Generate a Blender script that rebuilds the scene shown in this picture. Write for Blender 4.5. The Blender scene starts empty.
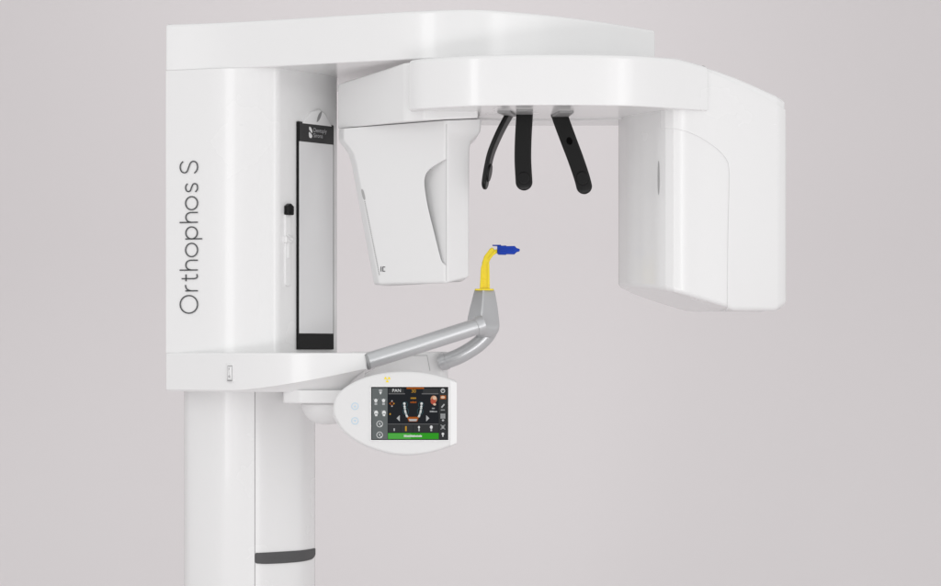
import bpy, bmesh, math, random
from mathutils import Vector, Matrix
from mathutils.geometry import tessellate_polygon

scene = bpy.context.scene
COL = scene.collection
# ------------------------------------------------------------------ scale
# real scale: 2 mm per unit of a 941-wide elevation drawing at depth Y = 0
CAMD, CAMZ, U, CX, HZ = 5.0, 1.25, 0.002, 470.5, 349.0
def sc(Y): return U * (1 + Y / CAMD)
def X(p, Y): return (p - CX) * sc(Y)
def Z(q, Y): return CAMZ + (HZ - q) * sc(Y)
def W(p, q, Y): return Vector((X(p, Y), Y, Z(q, Y)))
def H(h): return CAMZ + h
def pl(*pts): return [(X(p, Y), Y) for p, Y in pts]

# ------------------------------------------------------------------ materials
def mat(name, col, rough=0.4, metal=0.0, coat=0.0, emit=None, es=0.0, noise=0.0, bump=0.0, nscale=40, spec=0.5, trans=0.0, sss=0.0):
    m = bpy.data.materials.new(name); m.use_nodes = True
    nt = m.node_tree; b = nt.nodes['Principled BSDF']
    b.inputs['Base Color'].default_value = (*col, 1)
    b.inputs['Roughness'].default_value = rough
    b.inputs['Metallic'].default_value = metal
    b.inputs['Specular IOR Level'].default_value = spec
    b.inputs['Coat Weight'].default_value = coat
    b.inputs['Coat Roughness'].default_value = 0.09
    b.inputs['Transmission Weight'].default_value = trans
    if sss:
        b.inputs['Subsurface Weight'].default_value = sss
        b.inputs['Subsurface Radius'].default_value = (0.01, 0.006, 0.002)
    if emit:
        b.inputs['Emission Color'].default_value = (*emit, 1)
        b.inputs['Emission Strength'].default_value = es
    if noise or bump:
        tc = nt.nodes.new('ShaderNodeTexCoord'); n = nt.nodes.new('ShaderNodeTexNoise')
        n.inputs['Scale'].default_value = nscale; n.inputs['Detail'].default_value = 4
        nt.links.new(tc.outputs['Object'], n.inputs['Vector'])
        if noise:
            mr = nt.nodes.new('ShaderNodeMapRange')
            mr.inputs['To Min'].default_value = max(0.02, rough - noise); mr.inputs['To Max'].default_value = rough + noise
            nt.links.new(n.outputs['Fac'], mr.inputs['Value']); nt.links.new(mr.outputs['Result'], b.inputs['Roughness'])
        if bump:
            bp = nt.nodes.new('ShaderNodeBump'); bp.inputs['Strength'].default_value = bump; bp.inputs['Distance'].default_value = 0.001
            nt.links.new(n.outputs['Fac'], bp.inputs['Height']); nt.links.new(bp.outputs['Normal'], b.inputs['Normal'])
    return m
M = {}
M['white'] = mat('white_gloss_paint', (0.80, 0.80, 0.80), 0.27, coat=0.4, noise=0.012, nscale=5)
M['satin'] = mat('white_satin_plastic', (0.80, 0.80, 0.80), 0.36, noise=0.015, nscale=8, coat=.2)
M['pad'] = mat('panel_white_plastic', (0.715, 0.715, 0.715), 0.42, noise=0.015, nscale=10, spec=.4)
M['grey'] = mat('silver_grey_plastic', (0.55, 0.56, 0.57), 0.28, metal=0.45, noise=0.008, nscale=10, coat=0.15)
M['collar'] = mat('dark_grey_ring', (0.30, 0.305, 0.31), 0.45, noise=0.03)
M['black'] = mat('black_soft_plastic', (0.004, 0.004, 0.004), 0.30, noise=0.015, nscale=20, spec=0.24)
M['hole'] = mat('hole_shade_black', (0.002, 0.002, 0.002), 0.8, noise=0.05, spec=0.05)
M['bracket'] = mat('mid_grey_bracket', (0.27, 0.27, 0.27), 0.45, noise=0.05, nscale=40)
M['strip'] = mat('charcoal_rubber', (0.075, 0.075, 0.077), 0.6, noise=0.08, nscale=60, bump=0.1)
M['ink'] = mat('dark_grey_print', (0.055, 0.058, 0.062), 0.55, noise=0.02)
M['lite_ink'] = mat('light_grey_print', (0.40, 0.40, 0.40), 0.55, noise=0.02)
M['header'] = mat('header_print', (0.045, 0.045, 0.046), 0.4, noise=0.03, spec=.2)
M['foot'] = mat('foot_strip_gloss', (0.006, 0.006, 0.006), 0.2, noise=0.03, spec=.2)
M['logo'] = mat('logo_print', (0.75, 0.75, 0.75), 0.5, noise=0.02)
M['logotext'] = mat('logo_text_print', (0.45, 0.45, 0.46), 0.5, noise=0.02)
M['mirror'] = mat('mirror_reflection_grey', (0.75, 0.75, 0.755), 0.22, metal=0.1, noise=0.006)  # pale grey base stands in for the reflection in the glass
M['yellow'] = mat('yellow_plastic', (0.95, 0.75, 0.003), 0.28, noise=0.02, nscale=60, spec=.5, coat=.5)
M['blue'] = mat('blue_plastic', (0.008, 0.05, 0.42), 0.33, noise=0.04, nscale=60, spec=.2)
M['seam'] = mat('seam_grey', (0.42, 0.42, 0.42), 0.6, noise=0.02)  # plain grey for seam lines, switch gap and light window
M['softline'] = mat('print_and_seam_grey', (0.44, 0.44, 0.44), 0.5, noise=0.02)  # printed scale, and the painted shade line of the sensor head seam
M['trefoil'] = mat('yellow_print', (0.92, 0.72, 0.01), 0.5, noise=0.02)
M['paleblue'] = mat('pale_blue_print', (0.46, 0.65, 0.79), 0.5, noise=0.02)
def scr(name, c, k=0.66):   # lit screen pixels
    return mat('screen_' + name, tuple(v * 0.15 for v in c), 0.25, emit=c, es=k, noise=0.02, spec=.06)
S = {
 'dark': scr('dark', (0.016, 0.018, 0.022)), 'black': scr('black', (0.004, 0.004, 0.004)),
 'slate': scr('slate', (0.15, 0.165, 0.165)), 'charcoal': scr('charcoal', (0.04, 0.042, 0.044)),
 'line': scr('line', (0.16, 0.16, 0.165)), 'white': scr('white', (0.85, 0.86, 0.86)), 'light': scr('light', (0.5, 0.51, 0.52)),
 'orange': scr('orange', (0.42, 0.10, 0.01)), 'amber': scr('amber', (0.62, 0.33, 0.03)), 'green': scr('green', (0.035, 0.36, 0.02)),
 'greenlite': scr('green_light', (0.09, 0.45, 0.07)),
 'teal': scr('teal', (0.03, 0.11, 0.13)), 'tooth': scr('tooth', (0.62, 0.68, 0.66)), 'flesh': scr('flesh', (0.62, 0.30, 0.17)), 'red': scr('red', (0.5, 0.10, 0.06)),
 'peach': scr('peach', (0.8, 0.55, 0.4)), 'bezel': scr('bezel', (0.0, 0.0, 0.0), 0.0),
}

# ------------------------------------------------------------------ mesh helpers
def finish(me, angle=35):
    for p in me.polygons: p.use_smooth = True
    me.set_sharp_from_angle(angle=math.radians(angle))

def obj(name, bm, mats, parent=None, angle=35, bevel=0.0, wn=True, recalc=True):
    if recalc: bmesh.ops.recalc_face_normals(bm, faces=bm.faces)
    me = bpy.data.meshes.new(name); bm.to_mesh(me); bm.free()
    for m in (mats if isinstance(mats, (list, tuple)) else [mats]): me.materials.append(m)
    finish(me, angle)
    o = bpy.data.objects.new(name, me); COL.objects.link(o)
    if parent is not None:
        o.parent = parent
        w = Vector((0, 0, 0)); q = parent
        while q is not None: w += q.location + q.matrix_parent_inverse.translation; q = q.parent
        o.matrix_parent_inverse = Matrix.Translation(-w)
    if bevel:
        b = o.modifiers.new('bevel', 'BEVEL'); b.width = bevel; b.segments = 3; b.limit_method = 'ANGLE'; b.angle_limit = math.radians(35); b.use_clamp_overlap = True
    if wn:
        n = o.modifiers.new('weighted', 'WEIGHTED_NORMAL'); n.keep_sharp = True
    return o

def thing(name, label, cat, loc):
    e = bpy.data.objects.new(name, None); COL.objects.link(e); e.location = loc
    e.empty_display_size = 0.1; e['label'] = label; e['category'] = cat
    return e

def catmull(pts, n=8):
    pts = [Vector(p) for p in pts]; out = []
    for i in range(len(pts) - 1):
        p0 = pts[max(i - 1, 0)]; p1 = pts[i]; p2 = pts[i + 1]; p3 = pts[min(i + 2, len(pts) - 1)]
        for k in range(n):
            t = k / n
            out.append(0.5 * ((2 * p1) + (-p0 + p2) * t + (2 * p0 - 5 * p1 + 4 * p2 - p3) * t * t + (-p0 + 3 * p1 - 3 * p2 + p3) * t ** 3))
    out.append(pts[-1]); return out

def rounded(pts, n=7):
    """closed polygon; entries (x, y) or (x, y, r): corners with r become n-point arcs"""
    out = []; N = len(pts)
    for i, p in enumerate(pts):
        if len(p) < 3 or p[2] <= 0: out.append((p[0], p[1])); continue
        c = Vector(p[:2]); a = Vector(pts[i - 1][:2]) - c; b = Vector(pts[(i + 1) % N][:2]) - c
        la, lb = a.length, b.length; a /= la; b /= lb
        half = math.acos(max(-1, min(1, a.dot(b)))) / 2
        d = min(p[2] / math.tan(half), la * 0.49, lb * 0.49)
        s, e = c + a * d, c + b * d
        for k in range(n):
            t = k / (n - 1)
            q = s * (1 - t) ** 2 + c * 2 * t * (1 - t) + e * t * t
            # blend to a near circular arc
            out.append((q.x, q.y))
    return out

def area(pts):
    return 0.5 * sum(pts[i - 1][0] * pts[i][1] - pts[i][0] * pts[i - 1][1] for i in range(len(pts)))

def inset(pts, d):
    N = len(pts); sgn = 1 if area(pts) > 0 else -1; out = []
    for i in range(N):
        p = Vector(pts[i][:2]); a = p - Vector(pts[i - 1][:2]); b = Vector(pts[(i + 1) % N][:2]) - p
        if a.length < 1e-9: a = b
        if b.length < 1e-9: b = a
        na = Vector((-a.y, a.x)).normalized() * sgn; nb = Vector((-b.y, b.x)).normalized() * sgn
        m = (na + nb)
        if m.length < 1e-6: m = na
        m.normalize(); k = max(0.45, m.dot(na))
        dd = d[i] if isinstance(d, (list, tuple)) else d
        q = p + m * (dd / k); out.append((q.x, q.y))
    return out

def loft(bm, rings, cap0=True, cap1=True, mi=0, fan=()):
    vs = [[bm.verts.new(p) for p in r] for r in rings]
    n = len(vs[0])
    for a, b in zip(vs[:-1], vs[1:]):
        for i in range(n):
            j = (i + 1) % n
            try: f = bm.faces.new((a[i], a[j], b[j], b[i])); f.material_index = mi
            except ValueError: pass
    for flag, r, key in ((cap0, vs[0], 0), (cap1, vs[-1], 1)):
        if not flag: continue
        if key in fan:
            c = bm.verts.new(sum((v.co for v in r), Vector()) / n)
            for i in range(n):
                f = bm.faces.new((r[i], r[(i + 1) % n], c)); f.material_index = mi
        else:
            f = bm.faces.new(r); f.material_index = mi
    return bm

def fn(z): return z if callable(z) else (lambda x, y: z)

def prism(outline, zb, zt, rb=0.004, rt=0.004, seg=5, taper=None, bm=None):
    """plan outline raised from zb to zt with rounded lower and upper edges"""
    bm = bm or bmesh.new(); zb, zt = fn(zb), fn(zt); rings = []
    def ring(ins, f, dz):
        o = inset(outline, ins) if ins else outline
        return [(x, y, f(x, y) + dz) for x, y in o]
    if rb:
        for k in range(seg + 1):
            a = math.pi / 2 * k / seg; rings.append(ring(rb * (1 - math.sin(a)), zb, rb * (1 - math.cos(a))))
    else: rings.append(ring(0, zb, 0))
    if rt:
        for k in range(seg + 1):
            a = math.pi / 2 * k / seg; rings.append(ring(rt * (1 - math.cos(a)), zt, -rt * (1 - math.sin(a))))
    else: rings.append(ring(0, zt, 0))
    return loft(bm, rings)

def face_prism(outline, y0, y1, rf=0.003, rb=0.003, seg=4, bm=None, mi=0):
    """outline in (x, z), extruded along y; y0 is the front"""
    bm = bm or bmesh.new(); rings = []
    for k in range(seg + 1):
        a = math.pi / 2 * k / seg; rings.append([(x, y0 + rf * (1 - math.cos(a)), z) for x, z in inset(outline, rf * (1 - math.sin(a)))])
    for k in range(seg + 1):
        a = math.pi / 2 * k / seg; rings.append([(x, y1 - rb * (1 - math.sin(a)), z) for x, z in inset(outline, rb * (1 - math.cos(a)))])
    return loft(bm, rings, mi=mi)

def slab(o, u, v, n, outline, t0, t1, r=0.001, bm=None, mi=0, seg=3):
    """outline in (u, v) on the plane at o, from height t0 to t1 along n, top edge rounded"""
    bm = bm or bmesh.new(); rings = [[o + u * a + v * b + n * t0 for a, b in outline]]
    for k in range(seg + 1):
        an = math.pi / 2 * k / seg
        rings.append([o + u * a + v * b + n * (t1 - r * (1 - math.sin(an))) for a, b in inset(outline, r * (1 - math.cos(an)))])
    return loft(bm, rings, mi=mi)

def tube(path, rad, n=28, bm=None, mi=0, caps=True):
    bm = bm or bmesh.new(); path = [Vector(p) for p in path]; rings = []
    up = Vector((0, 1, 0))
    for i, p in enumerate(path):
        t = (path[min(i + 1, len(path) - 1)] - path[max(i - 1, 0)]).normalized()
        s = t.cross(up).normalized(); w = s.cross(t).normalized()
        r = rad[i] if isinstance(rad, (list, tuple)) else rad
        rings.append([p + s * math.cos(2 * math.pi * k / n) * r + w * math.sin(2 * math.pi * k / n) * r for k in range(n)])
    return loft(bm, rings, caps, caps, mi)

def lathe(c, prof, n=40, bm=None, mi=0):
    bm = bm or bmesh.new()
    return loft(bm, [[(c[0] + r * math.cos(2 * math.pi * k / n), c[1] + r * math.sin(2 * math.pi * k / n), z) for k in range(n)] for r, z in prof], mi=mi)

def ell(cx, cy, rx, ry, n=24, a0=0.0, a1=2 * math.pi):
    return [(cx + rx * math.cos(a0 + (a1 - a0) * k / n), cy + ry * math.sin(a0 + (a1 - a0) * k / n)) for k in range(n)]

def rrect(x0, y0, x1, y1, r, n=6):
    return rounded([(x0, y0, r), (x1, y0, r), (x1, y1, r), (x0, y1, r)], n)

def boolean(o, cutter_bm, op):
    bmesh.ops.recalc_face_normals(cutter_bm, faces=cutter_bm.faces)
    me = bpy.data.meshes.new('c'); cutter_bm.to_mesh(me); cutter_bm.free()
    c = bpy.data.objects.new('c', me); COL.objects.link(c)
    mods = [m for m in o.modifiers]
    for m in mods: o.modifiers.remove(m)
    b = o.modifiers.new('b', 'BOOLEAN'); b.object = c; b.operation = op; b.solver = 'EXACT'
    bpy.context.view_layer.update()
    dg = bpy.context.evaluated_depsgraph_get()
    new = bpy.data.meshes.new_from_object(o.evaluated_get(dg))
    o.modifiers.remove(b); old = o.data; o.data = new; bpy.data.meshes.remove(old)
    new.name = o.name
    bpy.data.objects.remove(c); bpy.data.meshes.remove(me)
    finish(new)
    n = o.modifiers.new('weighted', 'WEIGHTED_NORMAL'); n.keep_sharp = True

# flat print: ribbons, letters and shapes on a plane
class Print:
    def __init__(s, o, u, v, n): s.o, s.u, s.v, s.n, s.bm, s.mats = o, u, v, n, bmesh.new(), []
    def mi(s, m):
        if m not in s.mats: s.mats.append(m)
        return s.mats.index(m)
    def P(s, a, b, h): return s.o + s.u * a + s.v * b + s.n * h
    def poly(s, pts, m, h=0.0004):
        f = s.bm.faces.new([s.bm.verts.new(s.P(a, b, h)) for a, b in pts]); f.material_index = s.mi(m)
        f.normal_update()
        if f.normal.dot(s.n) < 0: f.normal_flip()
    def rect(s, x0, y0, x1, y1, m, h=0.0004): s.poly([(x0, y0), (x1, y0), (x1, y1), (x0, y1)], m, h)
    def stroke(s, pts, w, m, h=0.0004, closed=False):
        pts = [Vector(p) for p in pts]; N = len(pts); L = []; R = []
        for i, p in enumerate(pts):
            a = pts[(i - 1) % N] if (closed or i > 0) else p
            b = pts[(i + 1) % N] if (closed or i < N - 1) else p
            t = (b - a).normalized(); nn = Vector((-t.y, t.x)) * w / 2
            L.append(s.bm.verts.new(s.P(*(p + nn), h))); R.append(s.bm.verts.new(s.P(*(p - nn), h)))
        for i in range(N if closed else N - 1):
            j = (i + 1) % N
            f = s.bm.faces.new((R[i], R[j], L[j], L[i])); f.material_index = s.mi(m)
    def text(s, body, cx, cy, size, m, h=0.0004, align='CENTER'):
        cu = bpy.data.curves.new('t', 'FONT'); cu.body = body; cu.size = size; cu.align_x = align; cu.align_y = 'CENTER'
        o = bpy.data.objects.new('t', cu); COL.objects.link(o); bpy.context.view_layer.update()
        me = bpy.data.meshes.new_from_object(o.evaluated_get(bpy.context.evaluated_depsgraph_get()))
        bpy.data.objects.remove(o); bpy.data.curves.remove(cu)
        vs = [s.bm.verts.new(s.P(cx + v.co.x, cy + v.co.y, h)) for v in me.vertices]
        for p in me.polygons:
            try: f = s.bm.faces.new([vs[i] for i in p.vertices]); f.material_index = s.mi(m)
            except ValueError: pass
        bpy.data.meshes.remove(me)
    def build(s, name, parent): return obj(name, s.bm, s.mats, parent, wn=False, recalc=False)

# ------------------------------------------------------------------ the setting
bm = bmesh.new()
prof = [(-9.0, 0.0), (1.6, 0.0)] + [(1.6 + 1.6 * math.sin(a), 1.6 - 1.6 * math.cos(a)) for a in [math.pi / 2 * k / 16 for k in range(1, 17)]] + [(3.2, 7.0)]
rows = [[bm.verts.new((x, y, z)) for y, z in prof] for x in (-9, -3, 3, 9)]
for a, b in zip(rows[:-1], rows[1:]):
    for i in range(len(prof) - 1): bm.faces.new((a[i], b[i], b[i + 1], a[i + 1]))
M['backdrop'] = mat('warm_grey_backdrop', (0.705, 0.674, 0.681), 0.85, noise=0.05, nscale=3, spec=0.2)
bd = obj('backdrop', bm, M['backdrop'], wn=False); bd['kind'] = 'structure'

# ------------------------------------------------------------------ the machine
ROOT = thing('xray_machine', 'tall white dental panoramic x-ray unit with curved overhead arm and touch screen', 'x-ray machine', (X(250, 0.42), 0.42, 0.0))

# --- column
front = pl((184, 0.33)) + pl((190, 0.30), (215, 0.262), (236, 0.25), (254.6, 0.245))
out = [(x, y) for x, y in front] + [(X(254.6, 0.245), 0.60), (X(184, .33) + 0.004, 0.60)]
col_ = obj('column', prism([tuple(v) for v in catmull(out[:5], 6)] + out[5:], 0.0, Z(392, 0.25) + 0.06, 0.003, 0.003), M['white'], ROOT)
u0 = X(255.05, 0.247)
pts = catmull([(u0, 0.2475), (X(268, .262), 0.262), (X(300, .315), 0.315), (X(315, .375), 0.375)], 8)
side = [tuple(v) for v in pts] + [(X(315, .375) - 0.012, 0.585), (u0, 0.585)]
obj('side_panel', prism(side, 0.0, Z(392, 0.25) + 0.06, 0.003, 0.0), M['white'], ROOT)
# charcoal grip strip wrapping the side panel
bm = bmesh.new(); fr = []
pts2 = catmull([(u0 - 0.001, 0.2475), (X(268, .262), 0.262), (X(300, .315), 0.315), (X(315, .375) - .0012, 0.372)], 40)
zt, zb = Z(553.0, 0.25), Z(563, 0.25)
N = len(pts2)
ringsA = []
for i, p in enumerate(pts2):
    t = (pts2[min(i + 1, N - 1)] - pts2[max(i - 1, 0)]).normalized(); nn = Vector((t.y, -t.x))
    s = i / (N - 1)
    k = min(1.0, math.sqrt(max(0.0, 1 - (1 - min(1, s / 0.075)) ** 2)) + 0.02)
    zc = (zt + zb) / 2; hh = (zt - zb) / 2
    lo = zc - hh * k - 0.0035 * math.sin(math.pi * s) + (0.007 * max(0, (s - 0.86) / 0.14) ** 2); hi = zc + hh * k
    ringsA.append([(*(p - nn * 0.004), lo), (*(p + nn * 0.0022), lo), (*(p + nn * 0.003), lo + 0.001), (*(p + nn * 0.003), hi - 0.001), (*(p + nn * 0.0022), hi), (*(p - nn * 0.004), hi)])
obj('grip_strip', loft(bm, ringsA), M['strip'], ROOT)

# --- housing that slides on the column
crease = (X(277, .18), 0.18); corner = (X(337, .345), 0.345)
hf = [tuple(v) for v in catmull(pl((166, .232), (200, .2050), (216, .1935), (230, .1858), (245, .1805), (260, .1775)), 6)]
xl = X(166, .232)
hous = rounded([(x, y) for x, y in hf] + [(crease[0], crease[1], 0.028), (corner[0], corner[1], 0.008), (corner[0] - 0.02, 0.64, 0.02), (xl, 0.64, 0.01)], 7)
housing = obj('carriage_housing', prism(hous, Z(352.8, .10), H(0.5825), 0.0, 0.0), M['white'], ROOT)
# slim bright edge bead on the crease between the two faces
u = (Vector((*corner, 0)) - Vector((*crease, 0))).normalized(); nrm = Vector((u.y, -u.x, 0)); vz = Vector((0, 0, 1))

# letters on the flat of the housing
pa, pb = Vector((X(176, .2225), .2225, 0)), Vector((X(205, .1965), .1965, 0))
pa = Vector((*hf[1], 0)); pb = Vector((*hf[6], 0))
uu = (pb - pa).normalized(); nn = Vector((uu.y, -uu.x, 0))
def on_housing(p):        # distance along uu of elevation column p
    lo, hi = -0.2, 0.3
    for _ in range(50):
        m = (lo + hi) / 2; q = pa + uu * m
        if CX + q.x / sc(q.y) < p: lo = m
        else: hi = m
    return lo
base = on_housing(198.3); capl = on_housing(180.3)
o0 = pa + uu * base; o0.z = Z(313.8, .205); kx = 0.002 * 1.041
# text space: a runs upward (reading direction), b runs towards the cap side (left)
pr = Print(o0, vz * kx, -uu * ((base - capl) / 18.0), nn)
w = 1.26; ink = M['ink']; xh = 12.6
def arc(cx, cy, rx, ry, a0, a1, n=24): return [(cx + rx * math.cos(math.radians(a0 + (a1 - a0) * k / n)), cy + ry * math.sin(math.radians(a0 + (a1 - a0) * k / n))) for k in range(n + 1)]
HH = 0.0022
def ring_letter(x0, x1, h): pr.stroke(arc((x0 + x1) / 2, h / 2, (x1 - x0 - w) / 2, (h - w) / 2 + .3, 0, 360, 40)[:-1], w, ink, HH, closed=True)
def sshape(x0, x1, h):
    wd = (x1 - x0); a = wd - w; 
    pts = [(1.0, .83), (.80, .955), (.5, 1.0), (.18, .935), (.04, .77), (.14, .61), (.5, .51), (.87, .40), (.99, .235), (.85, .06), (.5, 0), (.2, .05), (-.02, .19)]
    pr.stroke(catmull([(x0 + w / 2 + a * p, w / 2 - .3 + (h - w + .6) * q) for p, q in pts], 6), w, ink, HH)
ring_letter(0, 18.9, 18.0)
pr.stroke([(23, 0), (23, xh)], w, ink, HH); pr.stroke(catmull([(23, 7.2), (24.2, 10.3), (26.4, 12.0), (29.0, 12.4)], 6), w, ink, HH)
pr.stroke([(35.2, 16.3), (35.2, 4.0)] + [tuple(v) for v in catmull([(35.2, 4.0), (35.7, 1.6), (37.3, .65), (39.8, 1.1)], 5)][1:], w, ink, HH); pr.stroke([(32.6, 11.9), (39.6, 11.9)], w, ink, HH)
def hletter(x):
    pr.stroke([(x, 0), (x, 18.3)], w, ink, HH)
    pr.stroke([tuple(v) for v in catmull([(x, 6.8), (x + 1.0, 9.9), (x + 3.2, 11.7), (x + 5.6, 12.0), (x + 8.2, 11.0), (x + 9.6, 8.6), (x + 9.8, 6.6)], 6)] + [(x + 9.8, 0)], w, ink, HH)
hletter(43.8)
ring_letter(56.6, 71.2, 12.6)
pr.stroke([(75, -4.3), (75, 12.6)], w, ink, HH); pr.stroke(arc(81, 6.3, 6.0, 5.75, 0, 360, 36)[:-1], w, ink, HH, closed=True)
hletter(91.6)
ring_letter(103.6, 117.9, 12.6)
sshape(121.5, 131, 12.6)
sshape(140.3, 153.4, 18.0)
lett = pr.build('lettering', housing)

# --- mirror with header strip on the receding face
def on_face(p):
    lo, hi = -0.05, 0.4
    for _ in range(50):
        m = (lo + hi) / 2; q = Vector((*crease, 0)) + u * m + nrm * 0.008
        if CX + q.x / sc(q.y) < p: lo = m
        else: hi = m
    return lo
C0 = Vector((*crease, 0))
m0, m1 = on_face(299.2), on_face(334.8)
mz1, mz0 = Z(121.6, .24), Z(349.6, .24)
o1 = C0 + u * m0; o1.z = 0
mw = m1 - m0
bm = slab(o1, u, vz, nrm, rrect(0, mz0, mw, mz1, 0.002), -0.004, 0.0055, 0.0008)
mir = obj('positioning_mirror', bm, M['black'], ROOT)
hd = mz1 - 0.0415
bm = slab(o1, u, vz, nrm, rrect(0.0028, mz0 + 0.034, mw - 0.0028, hd, 0.001), 0.002, 0.0062, 0.0004); obj('mirror_glass', bm, M['mirror'], mir)
p2 = Print(o1 + nrm * 0.0058, u, vz, nrm)
p2.rect(0.003, hd + 0.0004, mw - 0.003, mz1 - 0.002, M['header'], 0.0004)
cx_, cz_ = mw * 0.33, (hd + mz1) / 2
k = 0.0013
def leaf(pts): return [(cx_ + a * k, cz_ + b * k) for a, b in catmull(pts + [pts[0]], 6)[:-1]]
p2.poly(leaf([(-4.0, 4.5), (-3.4, 8.8), (.5, 8.2), (3.6, 4.5), (4.6, 1.2), (3.4, -.8), (0, 1.4)]), M['logo'], 0.0009)
p2.poly(leaf([(-4.6, -1.2), (-3.2, .6), (.3, -1.2), (3.2, -3.4), (4.2, -6.4), (1.4, -9), (-3, -8.2), (-4.4, -5)]), M['logo'], 0.0009)
p2.text('Dentsply', cx_ + 0.0095, cz_ + 0.0055, 0.0125, M['logotext'], 0.0009, 'LEFT')
p2.text('Sirona', cx_ + 0.0095, cz_ - 0.0055, 0.0125, M['logotext'], 0.0009, 'LEFT')
p2.build('header_strip', mir)
bm = slab(o1, u, vz, nrm, rrect(0.002, mz0 + 0.002, mw - 0.002, mz0 + 0.031, 0.001), 0.002, 0.0062, 0.0005); obj('foot_strip', bm, M['foot'], mir)
# white hanger tab above the mirror
tab = rounded([(0.010, mz1 - .004), (mw - 0.006, mz1 - .004), (mw * 0.76, mz1 + 0.022, 0.012), (mw * .60, mz1 + 0.031, 0.010), (mw * 0.38, mz1 + 0.024, 0.012)], 6)
tabo = obj('hanger_tab', slab(o1, u, vz, nrm, tab, -0.003, 0.007, 0.003), M['white'], mir)
# leaf shaped hanging slot; grey plate stands in for the shade inside
bm = bmesh.new()
ptsl = [(mw * .57 + a * 0.001, mz1 + 0.014 + b * 0.001) for a, b in [(-9, -12), (-2, -8), (5, 1), (9, 12.5), (0.5, 8), (-6, -1)]]
slot = [tuple(v) for v in catmull(ptsl + [ptsl[0]], 6)[:-1]]
slab(o1, u, vz, nrm, slot, 0.005, 0.0074, 0.0002, bm); obj('hanging_slot', bm, M['bracket'], mir)

# --- slider beside the mirror
s0, s1 = on_face(287.2), on_face(292.8)
o2 = C0 + u * s0; o2.z = 0; sw = s1 - s0
bm = slab(o2, u, vz, nrm, rrect(0, Z(286, .2), sw, Z(212, .2), sw * 0.45), -0.002, 0.0035, 0.002)
sl = obj('slider', bm, M['satin'], ROOT)
ks = Z(203.2, .2)
bm = slab(o2, u, vz, nrm, rounded([(-.001, Z(215, .2), .003), (sw + .001, Z(215, .2), .003), (sw + .001, ks - .006, .002), (sw / 2, ks, .003), (-.001, ks - .006, .002)], 4), 0.001, 0.012, 0.003)
obj('knob', bm, M['black'], sl)
bm = slab(o2, u, vz, nrm, rrect(-.003, Z(243, .2), sw + .003, Z(236, .2), .003), 0.0, 0.008, 0.003); obj('clip', bm, M['satin'], sl)
bm = slab(o2, u, vz, nrm, rrect(sw * .35, Z(258, .2), sw * .75, Z(235, .2), .001), 0.003, 0.006, 0.001); obj('rod', bm, M['satin'], sl)

# --- overhead arm
af = catmull(pl((166, .231), (225, .196), (283, .145), (345, .085), (400, .035), (440, .008), (470, .0), (505, .014), (560, .055), (610, .108)), 8)
xr = X(655, .175)
arm = [tuple(v) for v in af] + [(xr, .175, 0.006), (xr - 0.004, 0.66, 0.02), (xl, 0.66, 0.006)]
arm[0] = (xl, .231, 0.004)
arm_o = rounded(arm, 6)
obj('overhead_arm', prism(arm_o, H(0.5825), lambda x, y: H(0.680 - 0.0198 * max(0.0, (x - X(480, 0)) / (xr - X(480, 0))) ** 1.35), 0.0025, 0.007), M['white'], ROOT)
# dark rotation bearing between arm and ring
obj('rotation_bearing', lathe((X(520, .3), .33), [(0.15, H(.560)), (0.15, H(.590))], 48), M['black'], ROOT)

# --- rotating ring
rf = catmull(pl((409, -.025), (425, -.060), (470, -.108), (520, -.128), (575, -.130), (620, -.118), (645, -.100), (668, -.072), (688, -.045), (708, -.0195)), 8)
backarc = catmull([(X(640, .12), .12), (X(600, .150), .150), (X(550, .163), .163), (X(500, .155), .155), (X(470, .14), .14)], 6)
ring_ = [(rf[0].x, rf[0].y, 0.005)] + [tuple(v) for v in rf[1:-1]] + [(rf[-1].x, rf[-1].y, 0.004), (X(700, .0), 0.04), ] + [tuple(v) for v in backarc] + [(X(425, .10), .10), (X(412, .02), .02)]
tops = [(X(655, -.06), .5754), (X(674, -.04), .5742), (X(695, -.02), .5665), (X(712, -.005), .559), (X(730, .01), .548), (X(746, .025), .5367), (X(765, .04), .5215), (X(784, .06), .506)]
tops = [(v.x, v.y) for v in catmull(tops, 5)]
def zt_h(x, y):
    if x <= tops[0][0]: return H(.5754)
    for (xa, za), (xb, zb) in zip(tops[:-1], tops[1:]):
        if x <= xb: return H(za + (zb - za) * (x - xa) / (xb - xa))
    return H(tops[-1][1])
zt_r = lambda x, y: min(H(.5752), zt_h(x, y) + .0015)
ring_o = rounded(ring_, 6)
ringo = obj('rotating_ring', prism(ring_o, H(0.475), zt_r, 0.0025, 0.009), M['white'], ROOT)
rim = [tuple(v) for v in catmull([(X(640, .124), .124), (X(600, .154), .154), (X(550, .167), .167), (X(500, .159), .159), (X(470, .144), .144)], 6)] + pl((440, .16), (440, .3)) + [tuple(v) for v in catmull(pl((470, .285), (550, .295), (660, .285)), 5)] + pl((660, .13))
obj('rear_rim', prism(rim, H(0.4725), H(0.570), 0.006, 0.004), M['white'], ringo)

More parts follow.
